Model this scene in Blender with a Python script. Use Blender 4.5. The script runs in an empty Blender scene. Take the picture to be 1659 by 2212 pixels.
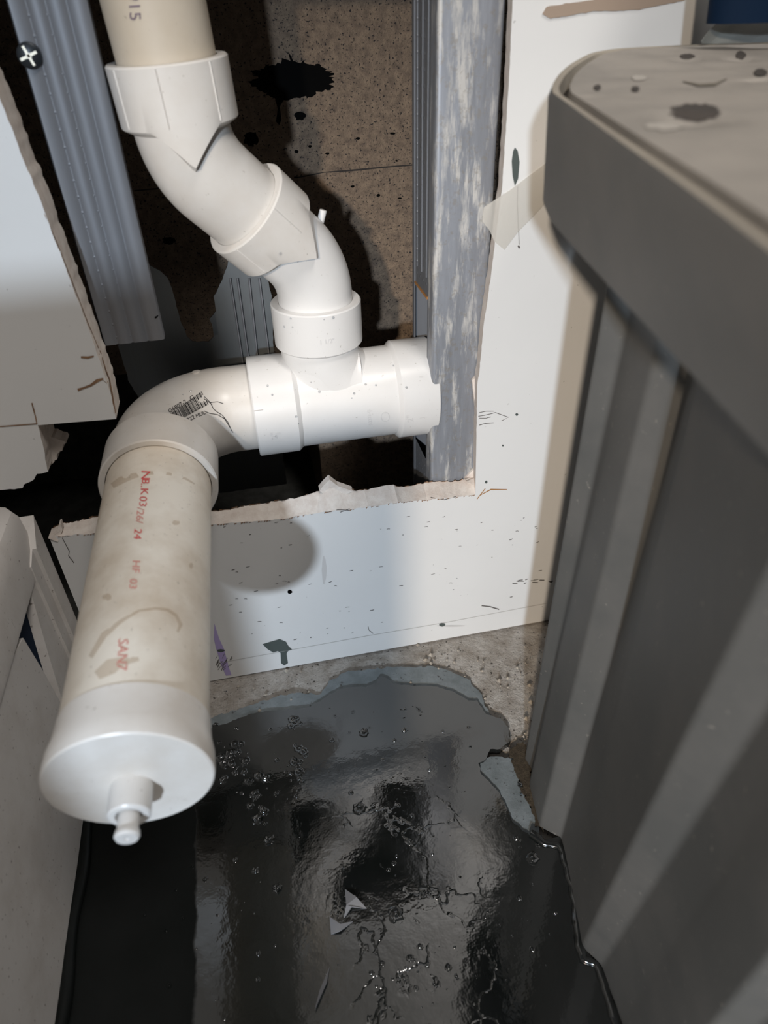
import bpy, bmesh, math, random
from mathutils import Vector, Matrix, noise
from mathutils.bvhtree import BVHTree
from mathutils.geometry import tessellate_polygon
random.seed(7)
S = bpy.context.scene
COL = S.collection
PI = math.pi

# ------------------------------------------------------------ camera
CAMP = Vector((0, -.405, .457))
M = Matrix(((0.97756834, -0.14651883, 0.15130223), (-0.2088368, -0.58106143, 0.78660969), (-0.02733724, -0.80056221, -0.59862578)))
FPX, CX, CY = 1500.0, 829.5, 1106.0
cd = bpy.data.cameras.new('camera'); cam = bpy.data.objects.new('camera', cd); COL.objects.link(cam)
xr = M @ Vector((1, 0, 0)); up = M @ Vector((0, -1, 0)); bk = M @ Vector((0, 0, -1))
mw = Matrix((xr, up, bk)).transposed().to_4x4(); mw.translation = CAMP
cam.matrix_world = mw
cd.sensor_fit = 'VERTICAL'; cd.sensor_height = 36; cd.lens = FPX / 2212 * 36
cd.clip_start = .01; cd.clip_end = 50
cd.dof.use_dof = True; cd.dof.focus_distance = .50; cd.dof.aperture_fstop = 8.5
S.camera = cam
# ------------------------------------------------------------ light and exposure
w = bpy.data.worlds.new('world'); S.world = w; w.use_nodes = True
w.node_tree.nodes['Background'].inputs[0].default_value = (.80, .78, .80, 1)
w.node_tree.nodes['Background'].inputs[1].default_value = .085
S.view_settings.view_transform = 'Standard'; S.view_settings.look = 'None'
S.view_settings.gamma = 1; S.view_settings.use_curve_mapping = False
S.view_settings.exposure = 0.0
def area(name, loc, target, size, power, color):
    l = bpy.data.lights.new(name, 'AREA'); l.energy = power; l.color = color
    if isinstance(size, tuple): l.shape = 'RECTANGLE'; l.size, l.size_y = size
    else: l.shape = 'DISK'; l.size = size
    o = bpy.data.objects.new(name, l); COL.objects.link(o); o.location = loc
    o.rotation_euler = (Vector(target) - Vector(loc)).to_track_quat('-Z', 'Y').to_euler()
    return o
def spot(name, loc, target, cone, power, color, size=.03):
    l = bpy.data.lights.new(name, 'SPOT'); l.energy = power; l.color = color; l.shadow_soft_size = size
    l.spot_size = math.radians(cone); l.spot_blend = 1.0
    o = bpy.data.objects.new(name, l); COL.objects.link(o); o.location = loc
    o.rotation_euler = (Vector(target) - Vector(loc)).to_track_quat('-Z', 'Y').to_euler()
spot('cool_lamp', (-.465, -1.75, .80), (.06, 0, .13), 32, 100, (.74, .86, 1))
spot('warm_lamp', (-.68, -1.75, 1.0), (.15, 0, .14), 26, 100, (1, .84, .67))
area('room_lamp', (.55, -1.05, 2.25), (.0, -.1, .2), .6, 22.0, (1, .95, .9))

# ------------------------------------------------------------ pixel rays: where the photographed line of sight meets a plane of the place
def ray(px, py): return (M @ Vector((px - CX, py - CY, FPX)))
def onY(px, py, y=0):
    r = ray(px, py); return CAMP + r * ((y - CAMP.y) / r.y)
def onZ(px, py, z=0):
    r = ray(px, py); return CAMP + r * ((z - CAMP.z) / r.z)
def onX(px, py, x=0):
    r = ray(px, py); return CAMP + r * ((x - CAMP.x) / r.x)

# ------------------------------------------------------------ materials
def mat(name, color, rough=.5, metal=0, spec=.5, ior=1.45):
    m = bpy.data.materials.new(name); m.use_nodes = True
    b = m.node_tree.nodes['Principled BSDF']
    b.inputs['Base Color'].default_value = (*color, 1); b.inputs['Roughness'].default_value = rough
    b.inputs['Metallic'].default_value = metal; b.inputs['Specular IOR Level'].default_value = spec; b.inputs['IOR'].default_value = ior
    return m
class NB:
    def __init__(s, m):
        s.m = m; s.t = m.node_tree; s.n = s.t.nodes; s.b = s.n['Principled BSDF']
        s.tc = s.n.new('ShaderNodeTexCoord')
    def link(s, a, b): s.t.links.new(a, b)
    def coord(s, scale=(1, 1, 1)):
        mp = s.n.new('ShaderNodeMapping'); mp.inputs['Scale'].default_value = scale
        s.link(s.tc.outputs['Object'], mp.inputs['Vector']); return mp.outputs[0]
    def noise(s, scale, detail=4, rough=.55, sc=(1, 1, 1)):
        t = s.n.new('ShaderNodeTexNoise'); t.inputs['Scale'].default_value = scale; t.inputs['Detail'].default_value = detail
        t.inputs['Roughness'].default_value = rough; s.link(s.coord(sc), t.inputs['Vector']); return t.outputs['Fac']
    def voro(s, scale, feature='F1', rnd=1, sc=(1, 1, 1)):
        t = s.n.new('ShaderNodeTexVoronoi'); t.feature = feature; t.inputs['Scale'].default_value = scale
        t.inputs['Randomness'].default_value = rnd; s.link(s.coord(sc), t.inputs['Vector']); return t.outputs['Distance']
    def ramp(s, fac, stops):
        r = s.n.new('ShaderNodeValToRGB'); e = r.color_ramp.elements
        while len(e) < len(stops): e.new(.5)
        for i, (p, c) in enumerate(stops):
            e[i].position = p; e[i].color = (*c, 1) if len(c) == 3 else c
        s.link(fac, r.inputs[0]); return r.outputs[0]
    def mix(s, fac, a, b, mode='MIX'):
        x = s.n.new('ShaderNodeMix'); x.data_type = 'RGBA'; x.blend_type = mode
        if hasattr(fac, 'links') or isinstance(fac, bpy.types.NodeSocket): s.link(fac, x.inputs[0])
        else: x.inputs[0].default_value = fac
        for v, i in ((a, 6), (b, 7)):
            if isinstance(v, bpy.types.NodeSocket): s.link(v, x.inputs[i])
            else: x.inputs[i].default_value = (*v, 1)
        return x.outputs[2]
    def math(s, op, a, b=0.0, c=None):
        x = s.n.new('ShaderNodeMath'); x.operation = op
        for i, v in enumerate((a, b) if c is None else (a, b, c)):
            if isinstance(v, bpy.types.NodeSocket): s.link(v, x.inputs[i])
            else: x.inputs[i].default_value = v
        return x.outputs[0]
    def bump(s, h, strength=.3, dist=.001, prev=None):
        x = s.n.new('ShaderNodeBump'); x.inputs['Strength'].default_value = strength; x.inputs['Distance'].default_value = dist
        s.link(h, x.inputs['Height'])
        if prev: s.link(prev, x.inputs['Normal'])
        s.link(x.outputs[0], s.b.inputs['Normal']); return x.outputs[0]
    def base(s, c): s.link(c, s.b.inputs['Base Color'])
    def rough(s, c): s.link(c, s.b.inputs['Roughness'])
K0, K1 = (0, 0, 0), (1, 1, 1)
def W(v): return (v, v, v)

def m_pvc(name, c, dirt, dirtc=(.36, .27, .17), rough=.32, speck=.62):
    m = mat(name, c, rough); n = NB(m)
    f = n.noise(16, 5, .65); a = n.ramp(f, [(.42, K0), (.78, W(dirt))])
    c1 = n.mix(a, c, dirtc)
    g = n.ramp(n.noise(420, 2), [(speck + .08, K0), (speck + .16, W(.5))])
    c2 = n.mix(g, c1, (.2, .17, .13)); n.base(c2)
    n.b.inputs['Subsurface Weight'].default_value = .0
    n.bump(n.noise(120, 3), .06, .0008)
    return m
PVC = m_pvc('pvc_white', (.69, .68, .665), .12)
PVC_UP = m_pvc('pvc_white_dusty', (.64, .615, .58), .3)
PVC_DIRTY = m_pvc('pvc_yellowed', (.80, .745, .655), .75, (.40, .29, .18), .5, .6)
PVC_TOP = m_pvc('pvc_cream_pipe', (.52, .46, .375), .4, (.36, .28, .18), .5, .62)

def m_galv(name, c, streak=.5, dim=True, white=0.0, rough=.42, metal=.75):
    m = mat(name, c, rough, metal); n = NB(m)
    s = n.noise(30, 5, .7, (6, 6, .5)); col = n.mix(n.ramp(s, [(.3, W(0)), (.7, W(streak))]), c, (.16, .16, .165))
    if white:
        wf = n.ramp(n.noise(40, 6, .75, (3, 3, .45)), [(.5, K0), (.62, W(white))]); col = n.mix(wf, col, (.55, .53, .49))
        mt = n.math('SUBTRACT', metal, n.math('MULTIPLY', wf, .6)); n.link(mt, n.b.inputs['Metallic'])
        gr = n.ramp(n.noise(260, 3, .7), [(.55, K0), (.66, W(.6))]); col = n.mix(gr, col, (.3, .28, .25))
    n.base(col)
    b = n.bump(n.noise(90, 3), .1, .0006)
    if dim:
        v = n.voro(128, 'F1', 0.0); h = n.ramp(v, [(.05, K1), (.16, K0)]); n.bump(h, .8, .0009, b)
    return m
GALV = m_galv('galvanized_steel', (.20, .21, .23), .5, True, 0, .5, .35)
GALV_W = m_galv('galvanized_steel_weathered', (.36, .38, .42), .45, False, .75, .5, .55)
GALV_D = m_galv('galvanized_steel_dull', (.18, .20, .21), .5, False, .0, .45, .7)

def m_paint(name, c=(.71, .705, .69), spk=True):
    m = mat(name, c, .38); n = NB(m)
    col = n.mix(n.ramp(n.noise(9, 4), [(.4, K0), (.75, W(.18))]), c, tuple(x * .78 for x in c))
    if spk:
        g = n.ramp(n.noise(330, 2, .4), [(.74, K0), (.79, W(.5))]); col = n.mix(g, col, (.2, .19, .17))
    n.base(col); n.bump(n.noise(150, 4), .08, .0008); return m
PAINT = m_paint('white_wall_paint')
def m_rough(name, c, c2, scale=60, b=.6, dist=.002, rough=.9, spk=None):
    m = mat(name, c, rough); n = NB(m)
    col = n.mix(n.ramp(n.noise(scale, 6, .7), [(.38, K0), (.66, K1)]), c, c2)
    if spk:
        col = n.mix(n.ramp(n.noise(spk[0], 3, .5), [(spk[1], K0), (spk[1] + .06, K1)]), col, spk[2])
    n.base(col); n.bump(n.noise(scale * 5, 8, .7), b, dist); return m
GYP = m_rough('gypsum_core', (.72, .66, .60), (.60, .52, .46), 120, .35, .0012)
PAPER = m_rough('torn_brown_paper', (.34, .20, .11), (.18, .10, .06), 300, .6, .001)
CONC = m_rough('concrete_block', (.36, .265, .185), (.19, .14, .105), 170, .9, .0025, .92, (640, .60, (.035, .03, .03)))
SLAB = m_rough('rough_mortar', (.76, .71, .65), (.45, .39, .33), 60, 1.0, .006, .9, (420, .64, (.10, .085, .07)))
DIRT = m_rough('brown_dirt', (.12, .09, .055), (.05, .035, .02), 300, 1.0, .003, .95)
CEM = m_rough('grey_cement_skim', (.20, .225, .235), (.13, .15, .155), 60, .35, .0015, .55, (300, .66, (.06, .06, .06)))
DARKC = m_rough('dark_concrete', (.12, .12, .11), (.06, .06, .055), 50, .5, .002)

# wet black waterproofing
TAR = mat('black_membrane', (.010, .012, .011), .1, 0, .5, 2.1); n = NB(TAR)
big = n.noise(9, 5, .6); n.base(n.mix(n.ramp(big, [(.4, K0), (.7, K1)]), (.004, .0055, .005), (.011, .012, .012)))
rg_ = n.ramp(n.noise(14, 4), [(.35, W(.05)), (.7, W(.16))])
sp = n.n.new('ShaderNodeSeparateXYZ'); n.link(n.tc.outputs['Object'], sp.inputs[0])
edge = n.math('ADD', sp.outputs[0], n.math('MULTIPLY', n.math('SUBTRACT', n.noise(60, 3), .5), .008))
wet = n.math('MULTIPLY', n.math('ADD', edge, .0862), 500.0); wet.node.use_clamp = True
n.link(n.math('ADD', n.math('MULTIPLY', wet, .44), .06), n.b.inputs['Specular IOR Level'])
n.rough(n.math('ADD', rg_, n.math('MULTIPLY', n.math('SUBTRACT', 1.0, wet), .3)))
b1 = n.bump(n.noise(13, 2, .4), .16, .004)
sep = n.n.new('ShaderNodeSeparateXYZ'); n.link(n.tc.outputs['Object'], sep.inputs[0])
dx = n.math('ABSOLUTE', n.math('SUBTRACT', sep.outputs[0], .045)); dy = n.math('ABSOLUTE', n.math('SUBTRACT', sep.outputs[1], -.21))
near = n.math('SUBTRACT', 1.0, n.math('MULTIPLY', n.math('MAXIMUM', n.math('MULTIPLY', dx, 1.5), n.math('MULTIPLY', dy, 1.0)), 13.0)); near.node.use_clamp = True
cr = n.n.new('ShaderNodeTexVoronoi'); cr.feature = 'DISTANCE_TO_EDGE'; cr.inputs['Scale'].default_value = 27
wv = n.n.new('ShaderNodeTexNoise'); wv.inputs['Scale'].default_value = 30; wv.inputs['Detail'].default_value = 4
n.link(n.tc.outputs['Object'], wv.inputs['Vector'])
mv = n.n.new('ShaderNodeMix'); mv.data_type = 'RGBA'; mv.blend_type = 'LINEAR_LIGHT'; mv.inputs[0].default_value = .035
n.link(n.tc.outputs['Object'], mv.inputs[6]); n.link(wv.outputs['Color'], mv.inputs[7]); n.link(mv.outputs[2], cr.inputs['Vector'])
crk = n.mix(n.ramp(n.noise(22, 2), [(.45, K0), (.55, K1)]), n.ramp(cr.outputs['Distance'], [(.0, K0), (.035, K1)]), K1)
hh = n.math('MULTIPLY', n.math('SUBTRACT', crk, 1.0), near)
b2 = n.bump(hh, .35, .002, b1)
b3 = n.bump(n.noise(95, 3, .6), .14, .0012, b2)

def m_plastic(name, c, c2, rough=.55):
    m = mat(name, c, rough); n = NB(m)
    col = n.mix(n.ramp(n.noise(14, 6, .65), [(.4, K0), (.72, K1)]), c, c2)
    g = n.ramp(n.noise(300, 3, .5), [(.68, K0), (.75, W(.55))]); col = n.mix(g, col, (.26, .24, .21))
    n.base(col); n.bump(n.noise(700, 2), .12, .0004); return m
BIN = m_plastic('grey_bin_plastic', (.082, .083, .080), (.110, .107, .101))
LIDM = m_plastic('dusty_lid_plastic', (.32, .29, .255), (.20, .185, .165), .7)
BEIGE = m_plastic('dusty_sunlit_rim', (.36, .32, .26), (.25, .22, .18), .7)  # paler than the deck: sunlit look of the edge put into the colour
WBOX = mat('white_box_plastic', (.66, .63, .60), .5); n = NB(WBOX)
c_ = n.mix(n.ramp(n.noise(20, 6, .7), [(.45, K0), (.8, W(.6))]), (.66, .63, .60), (.42, .37, .32))
c_ = n.mix(n.ramp(n.noise(380, 2), [(.68, K0), (.74, W(.8))]), c_, (.13, .10, .08)); n.base(c_)
SLIT = mat('dark_slit', (.03, .025, .022), .9)
NAVY = mat('navy_bag_and_shade', (.004, .013, .032), .7, 0, .1)  # colour of the bag, also of the painted shade under the box lid
BLACK = mat('black_ink', (.012, .010, .012), .6)
BLK = mat('black_damage', (.003, .003, .003), .9, 0, .05)
CHAR = mat('charcoal_patch', (.07, .085, .08), .6)
PURPLE = mat('purple_marker', (.40, .33, .58), .6)
RED = mat('red_ink', (.66, .10, .10), .6); RED2 = mat('faded_red_ink', (.66, .27, .23), .6)
RUST = mat('rust_edge', (.34, .16, .05), .8)
PENCIL = mat('pencil_mark', (.10, .09, .085), .7)
STEEL = mat('screw_recess_metal', (.75, .70, .58), .35, .4)
DSTEEL = mat('screw_head_black', (.025, .03, .035), .35, .4)
FILM = mat('clear_film', (.75, .72, .66), .15); FILM.node_tree.nodes['Principled BSDF'].inputs['Alpha'].default_value = .38
FILM2 = mat('grey_film', (.30, .31, .29), .25); FILM2.node_tree.nodes['Principled BSDF'].inputs['Alpha'].default_value = .7
TAPE = mat('brown_tape', (.34, .26, .20), .5)
EMB = PVC

# ------------------------------------------------------------ mesh helpers
class MB:
    def __init__(s): s.v = []; s.f = []; s.mi = []
    def add(s, vs, fs, mi=0):
        o = len(s.v); s.v += [Vector(v) for v in vs]; s.f += [tuple(i + o for i in f) for f in fs]; s.mi += [mi] * len(fs); return o
    def grid(s, rows, closed_u=False, mi=0, flip=False):
        nr, nc = len(rows), len(rows[0]); vs = [p for r in rows for p in r]; fs = []
        for i in range(nr - 1):
            for j in range(nc if closed_u else nc - 1):
                a, b = i * nc + j, i * nc + (j + 1) % nc; c, d = b + nc, a + nc
                fs.append((d, c, b, a) if flip else (a, b, c, d))
        s.add(vs, fs, mi)
    def box(s, lo, hi, mi=0):
        x0, y0, z0 = lo; x1, y1, z1 = hi
        s.add([(x0, y0, z0), (x1, y0, z0), (x1, y1, z0), (x0, y1, z0), (x0, y0, z1), (x1, y0, z1), (x1, y1, z1), (x0, y1, z1)],
              [(0, 3, 2, 1), (4, 5, 6, 7), (0, 1, 5, 4), (1, 2, 6, 5), (2, 3, 7, 6), (3, 0, 4, 7)], mi)
    def cap(s, loop, mi=0, flip=False):
        c = sum((Vector(p) for p in loop), Vector()) / len(loop); n_ = len(loop)
        s.add(list(loop) + [c], [((i + 1) % n_, i, n_) if flip else (i, (i + 1) % n_, n_) for i in range(n_)], mi)
    def poly(s, pts, mi=0, flip=False):
        pts = [Vector(p) for p in pts]; tr = tessellate_polygon([pts])
        s.add(pts, [tuple(reversed(t)) if flip else tuple(t) for t in tr], mi)
    def slab(s, A, B, mia=0, mis=0, mib=None):
        """front loop A, back loop B, walls between"""
        s.poly(A, mia); s.poly(B, mis if mib is None else mib, True)
        nA = len(A); s.add(list(A) + list(B), [(i, (i + 1) % nA, nA + (i + 1) % nA, nA + i) for i in range(nA)], mis)
    def obj(s, name, mats, parent=None, smooth=35, fix=True):
        me = bpy.data.meshes.new(name); me.from_pydata([tuple(v) for v in s.v], [], s.f)
        for m in (mats if isinstance(mats, (list, tuple)) else [mats]): me.materials.append(m)
        me.polygons.foreach_set('material_index', s.mi)
        bm = bmesh.new(); bm.from_mesh(me); bmesh.ops.remove_doubles(bm, verts=bm.verts, dist=1e-6)
        if fix: bmesh.ops.recalc_face_normals(bm, faces=bm.faces)
        bm.to_mesh(me); bm.free()
        if smooth:
            me.shade_smooth()
            me.set_sharp_from_angle(angle=math.radians(smooth))
        o = bpy.data.objects.new(name, me); COL.objects.link(o)
        if parent: o.parent = parent; o.matrix_parent_inverse = parent.matrix_basis.inverted()
        return o
def empty(name, loc=(0, 0, 0)):
    o = bpy.data.objects.new(name, None); COL.objects.link(o); o.location = loc; o.empty_display_size = .02; return o
def tag(o, label, cat, group=None, kind=None):
    o['label'] = label; o['category'] = cat
    if group: o['group'] = group
    if kind: o['kind'] = kind
    return o
def struct(o, label=None):
    o['kind'] = 'structure'
    if label: o['label'] = label
    return o
def frame(d):
    d = Vector(d).normalized(); a = Vector((0, -1, 0)) if abs(d.y) < .9 else Vector((1, 0, 0))
    u = (a - d * a.dot(d)).normalized(); return u, d.cross(u), d
def sweep(mb, pts, radii, seg=56, mi=0, caps=True):
    """tube through pts with a radius each, parallel-transported"""
    pts = [Vector(p) for p in pts]; rows = []; u = None
    for i, p in enumerate(pts):
        a = pts[max(i - 1, 0)]; b = pts[min(i + 1, len(pts) - 1)]
        if (b - a).length < 1e-9: t = tprev
        else: t = (b - a).normalized()
        tprev = t
        u = frame(t)[0] if u is None else (u - t * u.dot(t)).normalized()
        v = t.cross(u); r = radii[i] if isinstance(radii, (list, tuple)) else radii
        rows.append([p + (u * math.cos(2 * PI * k / seg) + v * math.sin(2 * PI * k / seg)) * r for k in range(seg)])
    mb.grid(rows, True, mi)
    if caps: mb.cap(rows[0], mi, True); mb.cap(rows[-1], mi)
    return rows
def lathe(mb, o, d, prof, seg=64, mi=0, caps=True):
    """prof = [(distance along d, radius)]"""
    u, v, d = frame(d); o = Vector(o); rows = []
    for h, r in prof: rows.append([o + d * h + (u * math.cos(2 * PI * k / seg) + v * math.sin(2 * PI * k / seg)) * r for k in range(seg)])
    mb.grid(rows, True, mi)
    if caps:
        if prof[0][1] > 1e-5: mb.cap(rows[0], mi, True)
        if prof[-1][1] > 1e-5: mb.cap(rows[-1], mi)
def bend(a, b, c, R, n_=14):
    """line a-b-c with the corner at b rounded by radius R"""
    a, b, c = Vector(a), Vector(b), Vector(c); d1 = (a - b).normalized(); d2 = (c - b).normalized()
    ang = d1.angle(d2); t = R / math.tan(ang / 2); p1 = b + d1 * t; p2 = b + d2 * t
    bis = (d1 + d2).normalized(); cen = b + bis * (R / math.sin(ang / 2)); out = [a]
    v1 = p1 - cen; v2 = p2 - cen; tot = v1.angle(v2); ax = v1.cross(v2).normalized()
    for k in range(n_ + 1): out.append(cen + Matrix.Rotation(tot * k / n_, 3, ax) @ v1)
    return out + [c]
def jit(pts, step, amp, axes=(1, 0, 1), closed=False, sd=0):
    """resample a polyline and roughen it"""
    out = []; P = [Vector(p) for p in pts] + ([Vector(pts[0])] if closed else [])
    for a, b in zip(P, P[1:]):
        n_ = max(1, int((b - a).length / step))
        for k in range(n_):
            p = a.lerp(b, k / n_)
            q = Vector((noise.noise(p * 310 + Vector((sd, 0, 0))), noise.noise(p * 310 + Vector((0, 9 + sd, 0))), noise.noise(p * 310 + Vector((0, 0, 19 + sd)))))
            out.append(p + Vector((q.x * axes[0], q.y * axes[1], q.z * axes[2])) * amp if (k or out) else p)
    if not closed: out.append(P[-1])
    return out
# marks that lie on a surface: each corner is set down where its line of sight meets that surface
def bvh(*objs):
    bm = bmesh.new()
    for o in objs:
        me = o.data.copy(); me.transform(o.matrix_world if o.parent is None else o.matrix_basis); bm.from_mesh(me); bpy.data.meshes.remove(me)
    t = BVHTree.FromBMesh(bm); bm.free(); return t
def drop(tree, px, py, off=.0003):
    r = ray(px, py).normalized(); loc, nor, i, d = tree.ray_cast(CAMP, r)
    if loc is None: return None
    if nor.dot(r) > 0: nor = -nor
    return loc + nor * off
def mark_poly(mb, tree, pts, off=.0003, mi=0):
    q = [drop(tree, *p, off) for p in pts]
    if any(x is None for x in q): return
    mb.poly(q, mi)
def mark_line(mb, tree, pts, wpx, off=.0003, mi=0):
    L = []; R_ = []
    for i, p in enumerate(pts):
        a = pts[max(i - 1, 0)]; b = pts[min(i + 1, len(pts) - 1)]; dx, dy = b[0] - a[0], b[1] - a[1]; l = math.hypot(dx, dy) or 1
        ww = wpx[i] if isinstance(wpx, (list, tuple)) else wpx
        L.append(drop(tree, p[0] - dy / l * ww / 2, p[1] + dx / l * ww / 2, off)); R_.append(drop(tree, p[0] + dy / l * ww / 2, p[1] - dx / l * ww / 2, off))
    if any(x is None for x in L + R_): return
    mb.grid([L, R_], mi=mi)
def mark_text(mb, tree, txt, ox, oy, ang, h, off=.0003, mi=0, stretch=1.0, skew=0):
    """text starting at (ox, oy), running along ang (degrees, clockwise from right), letter height h"""
    cu = bpy.data.curves.new('t', 'FONT'); cu.body = txt; cu.size = 1; cu.resolution_u = 3
    o = bpy.data.objects.new('t', cu); COL.objects.link(o); dg = bpy.context.evaluated_depsgraph_get(); dg.update()
    me = bpy.data.meshes.new_from_object(o.evaluated_get(dg)); bpy.data.objects.remove(o)
    ca, sa = math.cos(math.radians(ang)), math.sin(math.radians(ang)); vs = []
    for v in me.vertices:
        x = v.co.x * h * 1.38 * stretch; y = v.co.y * h * 1.38
        x += skew * y
        vs.append(drop(tree, ox + x * ca + y * sa, oy + x * sa - y * ca, off))
    fs = [tuple(p.vertices) for p in me.polygons]
    if all(vs): mb.add(vs, fs, mi)
    bpy.data.meshes.remove(me)

# ============================================================ the setting
# --- floor
mb = MB(); nx, ny = 90, 70
rows = []
for j in range(ny + 1):
    y = -1.6 + 1.9 * (j / ny) ** .45; r = []
    for i in range(nx + 1):
        x = -.9 + 2.1 * i / nx; amp = .0030 if -.16 < y < 0 else 0
        z = -.0012 + amp * (noise.noise(Vector((x * 26, y * 26, 3))) + .5 * noise.noise(Vector((x * 90, y * 90, 5))))
        r.append((x, y, z if y < .0 else -.002))
    rows.append(r)
mb.grid(rows); floor = struct(mb.obj('floor', SLAB), 'rough mortar floor along the foot of the wall')

# --- front wall with the torn opening
TH = .013
lowF = [(1028, 1068), (960, 1076), (860, 1085), (760, 1100), (700, 1106), (600, 1122), (470, 1132), (300, 1147), (215, 1150), (105, 1160)]
lowB = [(1022, 1027), (985, 1040), (925, 1042), (870, 1052), (850, 1047), (770, 1060), (735, 1052), (712, 1038), (690, 1060), (640, 1075), (580, 1085), (470, 1103), (300, 1106), (222, 1112), (200, 1118), (130, 1132), (112, 1143)]
rightF = [(1108, -10), (1098, 200), (1085, 400), (1060, 600), (1045, 700), (1036, 800), (1031, 830), (1029, 950)]
def res(pts, n_):
    P = [Vector(p) for p in pts]; L = [0]
    for a, b in zip(P, P[1:]): L.append(L[-1] + (b - a).length)
    out = []
    for k in range(n_ + 1):
        t = L[-1] * k / n_; i = max(i_ for i_ in range(len(L)) if L[i_] <= t + 1e-9); i = min(i, len(P) - 2)
        out.append(P[i].lerp(P[i + 1], (t - L[i]) / max(L[i + 1] - L[i], 1e-9)))
    return out
def rgh(p, amp, sd=0):
    return p + Vector((noise.noise(p * 260 + Vector((sd, 0, 0))), 0, noise.noise(p * 330 + Vector((0, 0, sd + 7)))) ) * amp
RF = [rgh(p, .0003, 1) for p in res([onY(*p, 0) for p in rightF], 90)]
RB = [rgh(Vector((p.x + .0022, TH, p.z)), .0003, 4) for p in RF]
LF = [rgh(p, .0009, 2) for p in res([onY(*p, 0) for p in lowF], 150)]
LB = [rgh(p, .0012, 3) for p in res([onY(*p, TH) for p in lowB], 150)]
xl = onY(105, 1160).x
A = [Vector((xl, 0, .0)), Vector((1.2, 0, .0)), Vector((1.2, 0, 1.6)), Vector((-.105, 0, 1.6)), Vector((-.105, 0, .50)), Vector((RF[0].x, 0, .50))] + RF + LF
B = [Vector((xl, TH, .0)), Vector((1.2, TH, .0)), Vector((1.2, TH, 1.6)), Vector((-.105, TH, 1.6)), Vector((-.105, TH, .50)), Vector((RB[0].x, TH, .50))] + RB + LB
mb = MB(); mb.slab(A, B, 0, 1); wall = struct(mb.obj('wall_front', [PAINT, GYP], smooth=25), 'white wallboard with torn opening around the drain pipe')
# rubble lip along the cut, ragged paper and a loose crumb of plaster
mb = MB()
for k in range(0, 149):
    a, b = LB[k], LB[k + 1]
    if random.random() < .8:
        h = random.uniform(.0004, .0016); mb.add([a, b, b + Vector((0, -.001, h)), a + Vector((random.uniform(-.001, .001), -.0015, h * 1.4))], [(0, 1, 2, 3)])
for k in range(0, 149):
    if random.random() < .55:
        a = LF[k]; mb.add([a + Vector((0, -.0004, 0)), LF[k + 1] + Vector((0, -.0004, 0)), LF[k + 1] + Vector((0, -.0006, -random.uniform(.0002, .0012)))], [(0, 1, 2)])
o = mb.obj('torn_paper', PAPER, wall, smooth=0)
mb = MB(); P = [onY(690, 1060, .010), onY(700, 1048, .010), onY(712, 1036, .010), onY(730, 1050, .010), onY(762, 1061, .010), onY(735, 1075, .009), onY(705, 1072, .009)]
mb.slab(P, [p + Vector((0, .005, .001)) for p in P]); mb.obj('broken_plaster', GYP, wall, smooth=0)
mb = MB(); P = [onY(122, 1150, .002), onY(128, 1130, .004), onY(132, 1128, .004), onY(136, 1142, .004), onY(126, 1168, .001), onY(105, 1160, 0)]
mb.slab([p + Vector((0, -.0015, 0)) for p in P], [p + Vector((0, .004, 0)) for p in P]); mb.obj('plaster_flake', GYP, wall, smooth=0)
mb = MB(); P = [onY(1003, 1035, TH - .001), onY(1027, 1010, TH - .001), onY(1029, 1030, TH - .002), onY(1026, 1050, .004), onY(1008, 1040, .006)]
mb.slab(P, [p + Vector((0, .003, 0)) for p in P]); mb.obj('broken_plaster', GYP, wall, smooth=0)
# crescent chip in the right cut
mb = MB(); P = [onY(1020, 822, TH - .0015), onY(1034, 805, TH - .0015), onY(1037, 812, TH - .004), onY(1033, 880, .008), onY(1029, 905, .009)]
mb.slab(P, [p + Vector((0, .002, 0)) for p in P]); mb.obj('broken_plaster', GYP, wall, smooth=0)

# --- upper left wallboard
YL = -.012
lf = [(-40, 120), (0, 214), (29, 286), (45, 330), (90, 440), (149, 598), (199, 733), (217, 783), (232, 830), (240, 855), (251, 905)]
lbt = [(251, 905), (200, 909), (160, 912), (90, 918)]
lo2 = [(82, 918), (93, 965), (105, 1020), (80, 1024), (72, 1038), (52, 1046), (48, 1055), (0, 1058), (-80, 1064)]
F1 = [rgh(p, .0005, 5) for p in res([onY(*p, YL) for p in lf], 90)]
F2 = res([onY(*p, YL) for p in lbt], 30); F3 = [rgh(p, .0006, 6) for p in res([onY(*p, YL) for p in lo2], 60)]
xL = -.9
A = [Vector((xL, YL, F3[-1].z)), Vector((xL, YL, 1.6)), Vector((F1[0].x - .012, YL, 1.6))] + F1 + F2 + F3
bkr = {0: 0}
B = []
for p in A:
    q = Vector((p.x, TH - .001, p.z)); B.append(rgh(q, .0009, 8) if p in F1 else q)
mb = MB(); mb.slab(A, B, 0, 1); wl = struct(mb.obj('wall_left', [PAINT, GYP], smooth=25), 'white wallboard piece above the box with chipped lower corner')
T = bvh(wl)
mb = MB()
mark_line(mb, T, [(69, 870), (73, 885), (77, 900), (80, 916)], [3, 3, 2.5, 2.5])
mark_line(mb, T, [(0, 921), (40, 918), (80, 915)], 2.2)
mark_line(mb, T, [(175, 771), (190, 772), (202, 769), (214, 765)], [4, 5, 3, 2])
mark_line(mb, T, [(168, 842), (180, 838), (196, 832), (210, 822), (222, 818), (232, 826)], [6, 4, 5, 7, 4, 3])
mark_line(mb, T, [(215, 757), (228, 800), (236, 820), (241, 850), (248, 893)], [1.5, 2, 2, 3.2, 3])
mark_line(mb, T, [(96, 462), (120, 520), (150, 595), (190, 700), (212, 752)], 1.2)
mb.obj('crack', PAPER, wl, smooth=0, fix=False)
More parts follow.
